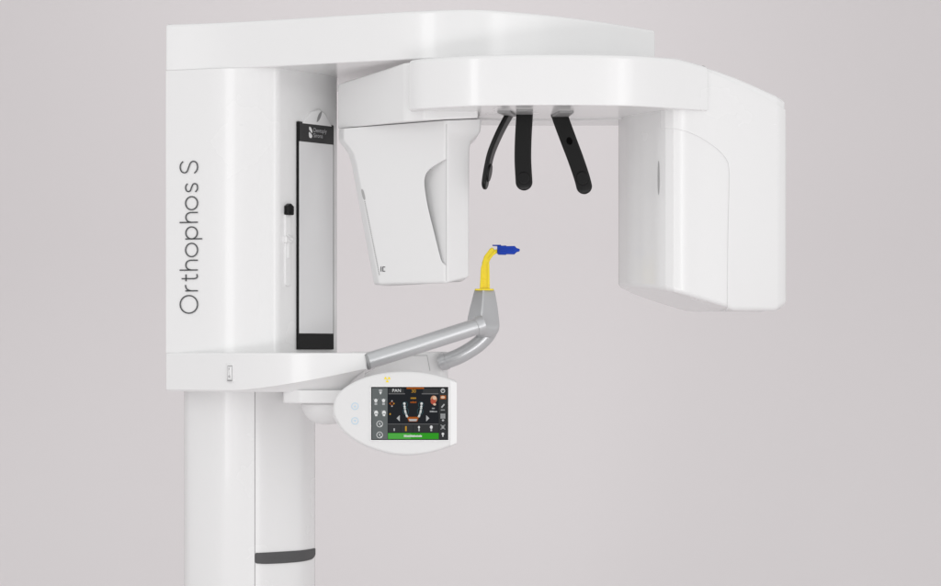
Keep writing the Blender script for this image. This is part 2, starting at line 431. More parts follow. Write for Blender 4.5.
# --- sensor arm: the block at the ring's left end
def plane3(a, b, c):
    n = (Vector(b) - Vector(a)).cross(Vector(c) - Vector(a))
    return lambda x, y: a[2] - (n.x * (x - a[0]) + n.y * (y - a[1])) / n.z
A_, B_, C_ = (X(338, .24), .24, Z(128.6, .24)), (X(405, .01), .01, Z(121.6, .01)), (X(478, .02), .02, Z(118, .02))
zb_s = plane3(A_, B_, C_)
blk = rounded([(A_[0], A_[1], 0.012), (X(404, .012), .012, 0.03), (X(425, -.015), -.015, .02), (X(478, -.0), -.0, 0.006), (X(478, .16), .16, .01), (X(420, .40), .40, .02), (X(348, .38), .38, .02)], 8)
zt_s = plane3((X(338, .24), .24, Z(83.2, .24)), (X(404, .012), .012, H(.5765)), (X(478, .012), .012, H(.571)))
obj('sensor_arm', prism(blk, zb_s, lambda x, y: min(zt_s(x, y), H(.574)), 0.003, 0.006), M['white'], ROOT)

# --- sensor head: tapered, below the sensor arm
def sh(L, Lb, R, y0, y1, ins=0.0):
    """plan outline: left corner, seam corner at 447, right corner, back"""
    o = [(X(L, y0), y0, 0.014), (X(L + 5, y0 - .028), y0 - .028, 0.014), (X(446, y1), y1, 0.012), (X(R, y1 + .035), y1 + .035, 0.008),
         (X(R - 4, .22), .22, 0.012), (X(L + 10, y0 + .09), y0 + .09, 0.015)]
    return rounded(o, 8)
lev = [(119.6, 339, 481.5, .225, .018), (128, 338.5, 481.5, .225, .018), (133, 338.5, 480.5, .223, .02), (137, 339.5, 478, .221, .022), (140, 341.5, 474, .219, .024), (143, 344, 471, .217, .025),
       (150, 348.5, 469.6, .213, .026), (158, 351, 469.3, .21, .027), (170, 353.2, 469.2, .207, .028), (200, 358.7, 469.1, .20, .032), (240, 366, 469, .193, .038), (281, 373.5, 469, .186, .044)]
rings = []
for i, (q, L, R, y0, y1) in enumerate(lev):
    o = sh(L, L, R, y0, y1); 
    def zz(x, y, q=q, i=i):
        if i < 2: return zb_s(x, y) - 0.0014 - (0.0 if i == 0 else 0.008)
        z = Z(q, .1)
        if i == len(lev) - 1:
            z += 0.012 * max(0, (x - X(447, .05)) / 0.045)
        return z
    rings.append([(x, y, zz(x, y)) for x, y in o])
# rounded bottom
lo = lev[-1]; o = sh(lo[1], lo[1], lo[2], lo[3], lo[4])
for k in range(1, 5):
    a = math.pi / 2 * k / 4; r = 0.006
    rings.append([(x, y, z0[2] - r * math.sin(a)) for (x, y), z0 in zip(inset(o, r * (1 - math.cos(a))), rings[len(lev) - 1])])
head = obj('sensor_head', loft(bmesh.new(), rings), M['satin'], ROOT)
# scooped grip
con = [tuple(v) for v in catmull([(447.6, 158), (436, 164.5), (428, 170.5), (424.6, 178), (424.6, 187), (427.5, 205), (434, 232), (440, 256), (442.6, 262.5), (447.6, 266.5)], 6)]
def on_front(p, q):   # depth of the front face at this elevation point (between the two front corners)
    for a, b in zip(lev[:-1], lev[1:]):
        if a[0] <= q <= b[0]:
            t = (q - a[0]) / (b[0] - a[0]); L = a[1] + t * (b[1] - a[1]); y0 = a[3] + t * (b[3] - a[3]); y1 = a[4] + t * (b[4] - a[4])
            break
    La, Ya = L + 5, y0 - .028; s = (p - La) / (446 - La)
    return Ya + s * (y1 - Ya)
bm = bmesh.new(); f_, b_ = [], []
for p, q in con:
    y = on_front(p, q); d = 0.002 + 0.027 * min(1, max(0, (447.6 - p) / 17.0)); 
    f_.append((X(p, y), y - 0.06, Z(q, y))); b_.append((X(p, y), y + d, Z(q, y)))
loft(bm, [f_, b_])
boolean(head, bm, 'DIFFERENCE')
# grey strip laid on for the shade line of the vertical seam
ys = on_front(447.6, 200)
def box(bm, x0, x1, y0, y1, z0, z1, mi=0): return loft(bm, [[(x0, y0, z), (x1, y0, z), (x1, y1, z), (x0, y1, z)] for z in (z0, z1)], mi=mi)
def face_pts(p, q, lift=0.0012): 
    y = on_front(p, q) - lift; return Vector((X(p, y), y, Z(q, y)))
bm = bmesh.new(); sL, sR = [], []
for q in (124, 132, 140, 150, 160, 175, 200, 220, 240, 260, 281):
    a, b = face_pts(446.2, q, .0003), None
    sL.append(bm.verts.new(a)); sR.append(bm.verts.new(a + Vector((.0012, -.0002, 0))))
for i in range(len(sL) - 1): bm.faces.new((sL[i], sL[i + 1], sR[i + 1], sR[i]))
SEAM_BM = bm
# prints on the sensor head's face: oblong, fine scale line, small mark
# --- X-ray tube head at the ring's right end
Ax, Bx, Cx = (X(665, -.03), -.03, H(.117)), (X(728, .01), .01, H(.0825)), (X(690, .3), .3, H(.080))
tilt = plane3(Ax, Bx, Cx)
zb_h = lambda x, y: max(tilt(x, y), H(.079)) + .010 * max(0, min(1, (x - X(772, .05)) / .026)) ** 2
cface = catmull(pl((673.5, -.0348), (684, -.0322), (700, -.0185), (728, .005), (756, .030), (778, .052)), 8)
inner = catmull(pl((618.5, .17), (628, .095), (640, .05), (650, .0185), (658, -.0060), (666, -.0250)), 6)
def head_outline(grow=0.0):
    o = [tuple(v) for v in inner] + [tuple(v) for v in cface] + [(X(785, .07), .07, 0.012), (X(785, .07) - .006, .26, .03)] + [tuple(v) for v in catmull([(X(740, .31), .31), (X(700, .335), .335), (X(660, .30), .30), (X(632, .24), .24)], 5)]
    o = rounded(o, 7)
    # densify the long runs so the sloping top and bottom follow smoothly
    d = []
    for i in range(len(o)):
        a, b = Vector(o[i]), Vector(o[(i + 1) % len(o)]); n = max(1, int((b - a).length / 0.02))
        d += [tuple(a.lerp(b, k / n)) for k in range(n)]
    return inset(d, -grow) if grow else d
def head_solid(g, rb, rt):
    o = head_outline(g); seg = 5; rings = []
    c = Vector((sum(p[0] for p in o) / len(o), sum(p[1] for p in o) / len(o)))
    def toward(pts, f): return [tuple(Vector(p).lerp(c, f)) for p in pts]
    ib = inset(o, rb); it = inset(o, rt)
    for f in (0.97, 0.8, 0.6, 0.4, 0.2): rings.append([(x, y, zb_h(x, y) - g) for x, y in toward(ib, f)])
    for k in range(seg + 1):
        a = math.pi / 2 * k / seg; rings.append([(x, y, zb_h(x, y) - g + rb * (1 - math.cos(a))) for x, y in inset(o, rb * (1 - math.sin(a)))])
    for k in range(seg + 1):
        a = math.pi / 2 * k / seg; rings.append([(x, y, zt_h(x, y) + g - rt * (1 - math.sin(a))) for x, y in inset(o, rt * (1 - math.cos(a)))])
    for f in (0.2, 0.4, 0.6, 0.8, 0.97): rings.append([(x, y, zt_h(x, y) + g) for x, y in toward(it, f)])
    return loft(bmesh.new(), rings)
tube_head = obj('tube_head', head_solid(0, 0.010, 0.008), M['white'], ROOT)
cov = obj('outer_cover', head_solid(0.0026, 0.0115, 0.005), M['white'], tube_head)
edge = [tuple(v) for v in catmull([(660, 129), (672, 130), (684, 132.4), (697, 137), (710, 144.2), (720, 151.5), (727, 160), (729.4, 170), (729.4, 190), (728.2, 240), (727.6, 330)], 8)]
poly = edge + [(800, 330), (800, 111), (785, 104.6), (765, 95), (746, 86.8), (730, 80), (712, 73.5), (695, 67.5), (660, 61)]
bm = bmesh.new()
loft(bm, [[(X(p, 0.0), -0.2, Z(q, 0.0)) for p, q in poly], [(X(p, 0.0), 0.16, Z(q, 0.0)) for p, q in poly]])
boolean(cov, bm, 'INTERSECT')
bv = cov.modifiers.new('bevel', 'BEVEL'); bv.width = 0.0018; bv.segments = 3; bv.limit_method = 'ANGLE'; bv.angle_limit = math.radians(50)
# slim light window on the inner face
yw = .0
bm = bmesh.new()
ptsw = [(657.6, 178, 1.0)]
wv = [(658.4 + 1.0 * math.cos(a) * (0.8), 178 + 17 * math.sin(a)) for a in [2 * math.pi * k / 24 for k in range(24)]]
tn = (Vector(inner[-1]) - Vector(inner[-11])).normalized()
loft(bm, [[(X(p, -.007), -.0075 + d + (X(p, 0) - X(658.4, 0)) * tn.y / tn.x, Z(q, 0)) for p, q in wv] for d in (-.0012, .010)])
obj('light_window', bm, M['seam'], tube_head)

# --- temple and forehead supports under the ring
def support(path, wdir, wid, thick, brk, padspec, hole=None, label=None):
    """curved black blade: path of points, width direction per end"""
    P_ = catmull(path, 30)
    ln = [0.0]
    for a, b in zip(P_[:-1], P_[1:]): ln.append(ln[-1] + (b - a).length)
    tot = ln[-1]; uni = []; j = 0; K = 90
    for i in range(K):
        g = i / (K - 1); d = tot * (g if g < .8 else .8 + .2 * (1 - (1 - (g - .8) / .2) ** 1.6))
        while j < len(ln) - 2 and ln[j + 1] < d: j += 1
        uni.append(P_[j].lerp(P_[j + 1], min(1, (d - ln[j]) / max(1e-9, ln[j + 1] - ln[j]))))
    P_ = uni; N = K; rings = []; done = 0.0
    wa, wb = Vector(wdir[0]).normalized(), Vector(wdir[1]).normalized()
    fr = []
    for i, p in enumerate(P_):
        s = i / (N - 1); t = (P_[min(i + 1, N - 1)] - P_[max(i - 1, 0)]).normalized()
        wv = wa.lerp(wb, s); wv = (wv - t * wv.dot(t)).normalized(); nv = t.cross(wv).normalized()
        w_ = wid[0] + (wid[1] - wid[0]) * s
        done += (P_[i] - P_[i - 1]).length if i else 0.0
        e = max(0.0, 1 - (tot - done) / (w_ * .5)); w_ *= math.sqrt(max(0.012, 1 - e * e)); th = thick * (.3 + .7 * math.sqrt(max(0, 1 - e * e)))
        pr_ = rounded([(-w_ / 2, -th / 2, th * .4), (w_ / 2, -th / 2, th * .4), (w_ / 2, th / 2, th * .4), (-w_ / 2, th / 2, th * .4)], 5)
        rings.append([p + wv * a + nv * b for a, b in pr_]); fr.append((p, wv, nv, w_))
    o = obj('head_support', loft(bmesh.new(), rings), M['black'], ROOT)
    if label: o['label'] = label
    # grey bracket plate under the ring
    obj('bracket', prism(rounded([(x, y, .004) for x, y in brk], 4), H(.4705), H(.4754), 0.001, 0.0), M['bracket'], o)
    # soft end pad
    p, wv, nv, w_ = fr[int((N - 1) * padspec[0])]; sg = padspec[1]
    tv = (fr[int((N - 1) * padspec[0])][0] - fr[int((N - 1) * padspec[0]) - 2][0]).normalized()
    bmp = slab(p, wv, tv, nv * sg, ell(0, 0, padspec[2], padspec[3]), thick * .2, thick * .5 + padspec[4], 0.003)
    obj('end_pad', bmp, M['black'], o)
    if hole:
        p, wv, nv, w_ = fr[int((N - 1) * hole[0])]
        tv = wv.cross(nv)
        obj('pivot_hole_disc', slab(p, wv, tv, nv * hole[1], ell(hole[2], 0, .006, .008), thick * .3, thick * .5 + .0012, .001), M['hole'], o)  # raised black disc stands in for the dark inside the pivot hole
    return o
b_l = [(X(497, -.02), -.02), (X(511, -.02), -.02), (X(516.5, .065), .065), (X(506, .065), .065)]
b_m = [(X(516.5, -.05), -.05), (X(532.5, -.05), -.05), (X(532.8, .035), .035), (X(516.5, .035), .035)]
b_r = [(X(559, -.02), -.02), (X(574, -.02), -.02), (X(568, .085), .085), (X(550.5, .085), .085)]
support([W(512.5, 110, .05), W(508, 117, .05), W(499.5, 133, .05), W(491.5, 152, .05), W(487.6, 168, .05), W(485.2, 183, .05), W(484.9, 189.5, .05)], ((-.30, -1, .1), (-.24, -1, 0)), (.032, .030), .0095, b_l, (.80, -1, .0145, .019, .0035), label='black head support seen nearly edge on')
support([W(524.7, 110, .02), W(524.4, 118, .02), W(523.2, 140, .02), W(522.9, 160, .02), W(523.8, 178, .02), W(524.6, 190.5, .02)], ((1, 0, 0), (1, .05, 0)), (.0335, .034), .009, b_m, (.84, 1, .0125, .0135, .0015), label='black head support with its broad face to the viewer')
support([W(558.6, 112, .07), W(561.5, 121, .07), W(568.5, 140, .07), W(576, 160, .07), W(582.3, 179, .07), W(585.8, 194, .07)], ((1, -.12, 0), (1, .1, 0)), (.0335, .032), .010, b_r, (.82, 1, .0125, .0150, .002), hole=(.36, 1, .001), label='black head support leaning outwards to the right')

# --- shelf at the foot of the housing
sf = catmull(pl((166, .2315), (200, .185), (235, .140), (270, .105), (300, .085), (335, .072), (366, .075)), 8)
sh_o = [(xl, .2315, 0.004)] + [tuple(v) for v in sf[1:-1]] + [(X(366.5, .075), .075, .006), (X(372.5, .10), .10, .006), (X(375, .22), .22, .01), (X(380, .5), .5, .02), (xl, .62, .006)]
sh_o = rounded(sh_o, 6)
def cz(x, y):     # lower edge of the front face rises towards the right end
    p = CX + x / sc(.1)
    t = min(1, max(0, (p - 232) / 132.0)); return Z(390.5 - 21.5 * t ** 1.35, .11)
def cin(x, y):
    p = CX + x / sc(.1); t = min(1, max(0, (p - 232) / 132.0)); return 0.003 + 0.055 * t
dl = [cin(x, y) for x, y in sh_o]
rings = []
zlow = Z(392, .13)
lowring = inset(sh_o, dl)
for f in (1.0, .75, .5, .28, .12, .04, 0.0):
    rr = []
    for (x, y), (xi, yi) in zip(sh_o, lowring):
        zc = cz(x, y); g = f * f * .35 + f * .65
        rr.append((x + (xi - x) * f, y + (yi - y) * f, min(zc, zlow + (zc - zlow) * (1 - g))))
    rings.append(rr)
zt_ = Z(352.8, .10)
for k in range(5):
    a = math.pi / 2 * k / 4; r = .004
    rings.append([(x, y, zt_ - r * (1 - math.sin(a))) for x, y in inset(sh_o, r * (1 - math.cos(a)))])
shelf = obj('support_shelf', loft(bmesh.new(), rings), M['white'], ROOT)
# rocker switch on the shelf front
def shelf_y(p):
    best = min(sf, key=lambda v: abs(CX + v.x / sc(v.y) - p)); return best
a_, b_2 = shelf_y(226), shelf_y(240)
us = Vector((b_2.x - a_.x, b_2.y - a_.y, 0)).normalized(); ns = Vector((us.y, -us.x, 0)); c_ = shelf_y(231.3)
os_ = Vector((c_.x, c_.y, 0))
bm = slab(os_, us, vz, ns, rrect(-.0085, Z(382.3, .14), .0085, Z(363.5, .14), .004), -.002, .0025, .001)
sw_ = obj('power_switch', bm, M['satin'], shelf)
bm = slab(os_, us, vz, ns, rrect(-.0048, Z(380.2, .14), .0048, Z(366.5, .14), .001), .001, .005, .0015)
pp = Print(os_ + ns * .005, us, vz, ns)
b2 = obj('rocker', bm, M['satin'], shelf)
pp.rect(-.0052, Z(380.9, .14), .0052, Z(379.9, .14), M['collar'], .0004)
pp.stroke([(0, Z(369.8, .14)), (0.0, Z(368.0, .14))], .0012, M['collar'], .0004)
pp.stroke(ell(0, Z(376.5, .14), .0016, .0018, 16), .0010, M['collar'], .0004, closed=True)
pp.build('switch_mark', shelf)
bm = slab(os_, us, vz, ns, rrect(-.0062, Z(381.4, .14), .0062, Z(365.4, .14), .001), .001, .0028, .0003); obj('switch_gap', bm, M['seam'], shelf)

# --- rail base to the right of the shelf
rb = rounded([(X(352, .18), .18), (X(385, .215), .215, .01), (X(428, .225), .225, .01), (X(447, .225), .225, .02), (X(448.5, .34), .34, .02), (X(436, .42), .42, .02), (X(352, .42), .42)], 7)
base_o = obj('rail_base', prism(rb, Z(384, .24), Z(351.8, .24), 0.012, 0.004), M['satin'], ROOT)
p3 = Print(Vector((X(385, .215), .2135, 0)), Vector((1, .012 / .092, 0)).normalized(), vz, Vector((.012 / .092, -1, 0)).normalized())
def bx(p): return (p - 385) * .0021
p3.stroke([(bx(409), Z(355.5, .215)), (bx(427), Z(355.5, .215)), (bx(430), Z(371, .215))], .0013, M['seam'], .0008)
p3.build('cover_seam', base_o)

# --- hand rails and bite post
r1 = [W(367.5, 361.2, .085), W(405, 349.5, .105), W(440, 338.2, .123), W(470, 328.6, .139), W(478, 326.0, .143)]
rail = obj('hand_rail', tube(catmull(r1, 6), .0172), M['grey'], ROOT)
rail['label'] = 'straight silver grey rail rising to the post'
d1 = (r1[1] - r1[0]).normalized()
obj('rail_collar', tube([r1[0] - d1 * .004, r1[0] - d1 * .001, r1[0] + d1 * .0006], [.0174, .0180, .0178]), M['collar'], rail)
d2 = (r1[-1] - r1[-2]).normalized()
obj('rail_collar', tube([r1[-1] - d2 * .004, r1[-1] - d2 * .003, r1[-1] + d2 * .006, r1[-1] + d2 * .012], [.0180, .0192, .0198, .0198]), M['grey'], rail)
r2 = [W(440, 363.4, .215), W(445.5, 361.4, .213), W(458, 356.6, .209), W(471, 349.4, .206), W(481, 341.8, .204), W(488.5, 333, .202), W(491.5, 323, .200)]
rail2 = obj('hand_rail', tube(catmull(r2, 8), .0166), M['grey'], ROOT)
rail2['label'] = 'short curved silver grey rail below the post'
d3 = (r2[2] - r2[1]).normalized()
obj('rail_collar', tube([r2[1] - d3 * .006, r2[1] - d3 * .001, r2[1] + d3 * .003], [.0176, .0182, .0178]), M['grey'], rail2)
PY = .19
def psq(cxp, hw, q, rot=40, rr=.35):
    c = X(cxp, PY); h = hw * sc(PY); L_ = h * 1.28
    o = rounded([(math.cos(math.radians(rot + 90 * k)), math.sin(math.radians(rot + 90 * k)), rr) for k in range(4)], 7)
    m = max(abs(a) for a, b in o)
    return [(c + a / m * h, PY + b / m * h, Z(q, PY)) for a, b in o]
prof = [(484.4, 8.6, 289.8), (484.4, 9.8, 290.2), (484.4, 10.3, 291.2), (484.2, 12.0, 299), (483.7, 14.1, 309), (483.2, 15.6, 318), (483.4, 15.9, 322), (483.8, 15.7, 326), (484.6, 14.4, 330), (485.2, 12.2, 333.5), (485.6, 9.0, 336), (486, 5, 337.4)]
rr_ = []
for i, (c, h, q) in enumerate(prof):
    k = max(0, i - 5) / 6.0
    rr_.append(psq(c, h, q, 262, .12 + .5 * k))
obj('bite_post', loft(bmesh.new(), rr_), M['grey'], ROOT, angle=28)

# --- control panel on its bracket
brk = rounded([(X(283, .13), .13, .012), (X(300, .105), .105, .03), (X(352, .10), .10, .02), (X(360, .25), .25, .02), (X(290, .33), .33, .02)], 7)
pb_ = obj('panel_bracket', prism(brk, Z(403.5, .12), Z(390, .12), 0.004, 0.002), M['satin'], ROOT)
pcx, pcy = X(328, .17), .17
rpx = 27 * sc(.14)
obj('pivot_hub', lathe((pcx, pcy), [(rpx * .12, Z(425, .14)), (rpx * .42, Z(424, .14)), (rpx * .68, Z(420.5, .14)), (rpx * .86, Z(415, .14)), (rpx * .97, Z(409, .14)), (rpx, Z(404.6, .14)), (rpx * .97, Z(403.8, .14)), (rpx * .9, Z(402, .14))]), M['satin'], pb_)
obj('panel_neck', tube([(X(338, .1), .16, Z(414, .1)), (X(362, .04), .07, Z(414, .1)), (X(374, .0), .015, Z(414, .0))], .022), M['satin'], pb_)
PF = -0.015
top = [(333, 411), (333.4, 404.5), (336, 396.5), (344, 388.2), (357, 380.6), (371, 375.6), (385, 372.8), (403, 371.5), (421, 372.2), (439, 375.6), (454.5, 380.2)]
bot = [(454.5, 445.0), (439, 450.6), (423, 454.2), (407, 455.4), (391, 454.1), (374.6, 449.6), (358.5, 442.6), (344, 432), (336, 420.5), (333.4, 415)]
D = [tuple(v) for v in catmull(top, 5)] + [(456.2, 381.6), (456.4, 384), (456.4, 441.5), (456.2, 443.8)] + [tuple(v) for v in catmull(bot, 5)]
Dw = [(X(p, PF), Z(q, PF)) for p, q in D]
panel = obj('control_panel', face_prism(Dw, PF, PF + .030, .0055, .006, 6), M['pad'], ROOT)
back = [(X(p - 0.9, PF + .03) if p < 400 else X(p - 1.5, PF + .03), Z(q + .9, PF + .03)) for p, q in D]
obj('back_shell', face_prism(inset(back, .0015), PF + .0225, PF + .045, .002, .012, 5), M['satin'], panel)
# right hand edge strip
obj('edge_strip', face_prism([(X(p, PF), Z(q, PF)) for p, q in [(450.2, 380.4), (456.9, 382.6), (456.9, 443.0), (450.2, 446.0)]], PF - .0008, PF + .02, .0008, .001), M['satin'], panel)

vx = Vector((1, 0, 0)); vn = Vector((0, -1, 0))
ks_ = sc(PF)
sp = Print(Vector((X(0, PF), PF - .0012, Z(0, PF))), vx * ks_, -vz * ks_, vn)     # same drawing units as the elevation
R = lambda x0, y0, x1, y1, m, h=1: sp.rect(x0, y0, x1, y1, S[m], h * .0002)
E = lambda x, y, rx, ry, m, h=2, n=16: sp.poly(ell(x, y, rx, ry, n), S[m], h * .0002)
T = lambda pts, m, h=2: sp.poly(pts, S[m], h * .0002)
L = lambda pts, w, m, h=2, c=False: sp.stroke(pts, w, S[m], h * .0002, c)
R(371.2, 387.0, 448.2, 440.0, 'black', 0); R(371.8, 387.9, 447.7, 439.5, 'dark', 1)
R(371.8, 388.0, 387.6, 439.3, 'slate', 2)
R(388.2, 388.2, 404, 393.2, 'charcoal', 2); R(388.6, 393.3, 405, 394.3, 'line', 3)
R(423, 388.2, 438.5, 393.2, 'charcoal', 2); R(421.7, 393.3, 438.5, 394.3, 'line', 3)
R(406.6, 387.3, 424, 389.0, 'orange', 3)
R(438.9, 388.0, 447.7, 439.3, 'charcoal', 2)
R(388, 423.8, 438.6, 424.4, 'line', 3); R(388, 424.6, 438.6, 432.4, 'charcoal', 2); R(400.6, 424.6, 401.0, 432.4, 'dark', 3); R(413, 424.6, 413.4, 432.4, 'dark', 3)
R(388, 433.0, 438.7, 439.2, 'green', 3); R(388, 433.4, 411, 438.8, 'greenlite', 4)
# word-like marks
def flip_text(body, x, y, size, m, h=4):
    # letters are drawn with the vertical axis reversed
    p = Print(sp.P(x, y, h * .0002), vx * ks_, vz * ks_, vn); p.bm.free(); p.bm, p.mats = sp.bm, sp.mats
    p.text(body, 0, 0, size, S[m], 0.0)
flip_text('PAN', 396.6, 390.7, 4.6, 'white'); flip_text('30', 413.6, 391.3, 4.8, 'amber')
def word(x, y, w_, h_, m, seed, lev_=5):
    rnd = random.Random(seed); a = x - w_ / 2
    while a < x + w_ / 2 - .3:
        b = a + rnd.uniform(.5, 1.0); t = rnd.choice((0, 0, .35)); R(a, y - h_ / 2 - t, min(b, x + w_ / 2), y + h_ / 2, m, lev_); a = b + .28
word(413.4, 398.2, 5.4, 1.5, 'amber', 1); word(413.4, 402.4, 6.0, 1.5, 'orange', 2)
word(413, 436.2, 18, 1.7, 'white', 3, 6); word(433.5, 408.4, 3, 1.2, 'light', 4); word(433.6, 411.7, 7.5, 1.1, 'light', 5); word(442.9, 410.0, 4, .9, 'light', 6)
# left column icons
E(380.6, 390.4, 1.9, 1.0, 'light', 4); T([(379.2, 391.8), (382.0, 391.8), (380.9, 394.4), (380.3, 394.4)], 'white', 4)
for x, y in ((375.9, 400.6), (383.6, 400.6)):
    E(x, y, 1.6, 1.8, 'white', 4); R(x - 1.3, y + 2.2, x + 1.3, y + 4.4, 'light', 4); L([(x - 2.6, y - 1.6), (x - 1.4, y - .8)], .35, 'light', 4); L([(x + 2.6, y - 1.6), (x + 1.4, y - .8)], .35, 'light', 4)
for x, y in ((376.2, 412.9), (384.0, 412.9)):
    E(x, y, 2.0, 2.4, 'white', 4); R(x - 1.1, y + 1.6, x + 1.2, y + 3.3, 'white', 5); R(x - 1.2, y + .6, x + 1.5, y + 1.2, 'slate', 6); L([(x - 2.8, y - 1.5), (x - 1.6, y - 2.6)], .35, 'light', 4)
for x, y in ((379.7, 424.0), (379.7, 435.0)):
    L(ell(x, y, 2.9, 3.0, 24), .55, 'white', 4, True); T([(x - 1.0, y - 1.2), (x + 1.0, y - 1.2), (x + .4, y + 1.4), (x - .3, y + 1.2)], 'light', 4); E(x + 1.6, y + 2.0, .8, .7, 'white', 5)
# crosshair, dot
for dx, dy, c in ((-1.9, 0, 'orange'), (1.9, 0, 'amber'), (0, -2.6, 'light'), (0, 2.6, 'light')): E(392 + dx, 403.6 + dy, .75, .7, c, 4)
L(ell(392, 403.6, 1.5, 1.6, 16), .5, 'orange', 4, True); E(390.2, 414.1, .7, .9, 'amber', 4)
# dental arch
for sx in (-1, 1):
    arch = [tuple(v) for v in catmull([(413 + sx * 8.6, 403.6), (413 + sx * 8.2, 408.2), (413 + sx * 7.4, 412.6), (413 + sx * 5.9, 416.6)], 3)]
    L(ell(413 + sx * 8.0, 404.6, 2.6, 2.8, 20), .4, 'teal', 3, True); L(ell(413 + sx * 7.2, 411.4, 2.8, 3.4, 20), .4, 'teal', 3, True)
    for i, (x, y) in enumerate(arch): E(x, y, (1.2, .95, 1.05)[i % 3], .8 if i else 1.2, ('tooth', 'light', 'white')[i % 3] if i else 'white', 5)
    L(arch, 1.3, 'light', 4)
    T([(413 + sx * 14.0 - sx * .8, 415.2), (413 + sx * 14.0 - sx * .8, 421.4), (413 + sx * 17.2 - sx * .8, 418.3)], 'light', 4)
T([(407.0, 416.9), (419.0, 416.9), (417.2, 421.6), (408.8, 421.6)], 'orange', 4); T([(408.6, 419.0), (417.4, 419.0), (416.4, 421.2), (409.6, 421.2)], 'light', 5)
# profile head
E(433.8, 399.2, 3.2, 3.6, 'flesh', 4); E(433.3, 401.3, 2.7, 3.2, 'red', 5); E(434.6, 398.0, 1.9, 1.9, 'peach', 6); E(434.6, 404.4, 1.5, 1.1, 'peach', 6)
# bottom row
R(393.6, 428.4, 394.9, 431.0, 'light', 4); R(405.2, 426.2, 406.7, 431.2, 'amber', 4)
E(419.0, 427.3, 1.0, 1.3, 'white', 4); R(418.4, 428.9, 419.7, 431.2, 'light', 4)
E(431.3, 427.2, 1.4, 1.7, 'white', 4); R(430.5, 429.2, 432.1, 431.2, 'light', 4)
# right column
L(ell(442.9, 390.8, 1.8, 1.9, 20), .6, 'white', 4, True); R(442.6, 388.7, 443.2, 390.8, 'white', 5)
R(440.4, 395.4, 446.0, 399.2, 'orange', 4); E(442.9, 397.3, 2.2, 1.4, 'peach', 5, 12)
L([(441.5, 407.6), (444.4, 404.2)], 1.4, 'light', 4)
for i in range(3):
    for j in range(3): R(440.6 + i * 1.65, 413.8 + j * 1.7, 441.9 + i * 1.65, 415.1 + j * 1.7, 'light', 4)
E(443, 420.3, 1.2, 1.0, 'light', 4)
L([(440.6, 425.0), (443, 426.0), (445.2, 425.0)], .6, 'light', 4); L([(440.6, 429.2), (443, 428.2), (445.2, 429.2)], .6, 'light', 4); R(441.6, 426.8, 444.2, 427.5, 'white', 4)
E(442.9, 433.9, 1.3, 1.2, 'white', 4); R(442.4, 434.6, 443.4, 436.8, 'white', 4)
sp.build('touch_screen', panel)
# slim white frame round the glass
fr_ = bmesh.new()
for x0, y0, x1, y1 in ((369.9, 385.7, 449.5, 386.95), (369.9, 440.05, 449.5, 441.3), (369.9, 386.97, 371.15, 440.03), (448.25, 386.97, 449.5, 440.03)):
    face_prism([(X(x0, PF), Z(y0, PF)), (X(x1, PF), Z(y0, PF)), (X(x1, PF), Z(y1, PF)), (X(x0, PF), Z(y1, PF))], PF - .0022, PF + .003, .0006, .0002, 2, fr_)
obj('screen_frame', fr_, M['white'], panel)
# touch buttons: pale blue rings with arrows
for q, sg in ((406.3, -1), (421.0, 1)):
    bp_ = Print(Vector((X(0, PF), PF, Z(0, PF))), vx * ks_, -vz * ks_, vn)
    bp_.stroke(ell(355.0, q, 3.3, 3.3, 32), .65, M['paleblue'], .0006, True)
    bp_.poly([(353.8, q - sg * 1.0), (356.2, q - sg * 1.0), (355.0, q + sg * 1.1)], M['paleblue'], .0006)
    bp_.build('touch_button', panel)
tp = Print(Vector((X(0, PF), PF, Z(0, PF))), vx * ks_, -vz * ks_, vn)
for a0 in (90, 210, 330):
    a = [math.radians(a0 - 31 + 62 * k / 6) for k in range(7)]
    tp.poly([(387.3 + 1.0 * math.cos(t), 379.4 + 1.0 * math.sin(t)) for t in a] + [(387.3 + 3.1 * math.cos(t), 379.4 + 3.1 * math.sin(t)) for t in reversed(a)], M['trefoil'], .0006)
tp.poly(ell(387.3, 379.4, .55, .55, 12), M['trefoil'], .0006)
tp.build('radiation_symbol', panel)

# ------------------------------------------------------------------ bite block plugged into the post (lifts out)
BB = thing('bite_block', 'yellow plastic bite stem with a blue mouthpiece plugged into the grey post', 'bite block', W(484.2, 290, PY))
def fp(pts, y0, y1, r=.001, bm=None): return face_prism([(X(p, PY), Z(q, PY)) for p, q in pts], y0, y1, r, r, 3, bm)
bm = fp([(481.0, 289.6), (481.6, 270), (482.0, 262.5), (484.2, 256), (489.6, 249.0), (491.6, 247.6), (493.4, 248.3), (494.2, 249.8), (497.5, 249.2), (497.5, 252.6), (493.4, 255.6), (490.2, 259.8), (489.0, 263.4), (489.3, 289.6)], PY - .0085, PY + .0085, .002)
fp([(479.6, 289.8), (480.8, 268), (482.4, 263), (483.6, 263), (482.8, 289.8)], PY - .0125, PY + .010, .0012, bm)
fp([(487.2, 289.8), (487.0, 264), (488.6, 262), (489.4, 264), (489.9, 289.8)], PY - .0110, PY + .010, .0012, bm)
fp([(487.6, 258.8), (494.6, 250.6), (496, 252.0), (489.2, 260.2)], PY - .0115, PY + .009, .0012, bm)
stem = obj('stem', bm, M['yellow'], BB)
fl = prism(rounded([(X(a, PY), PY + b, .008) for a, b in ((474.6, -.021), (493.8, -.021), (493.8, .021), (474.6, .021))], 6), Z(290.6, PY), Z(288.9, PY), .0006, .0012)
obj('flange', fl, M['yellow'], BB)
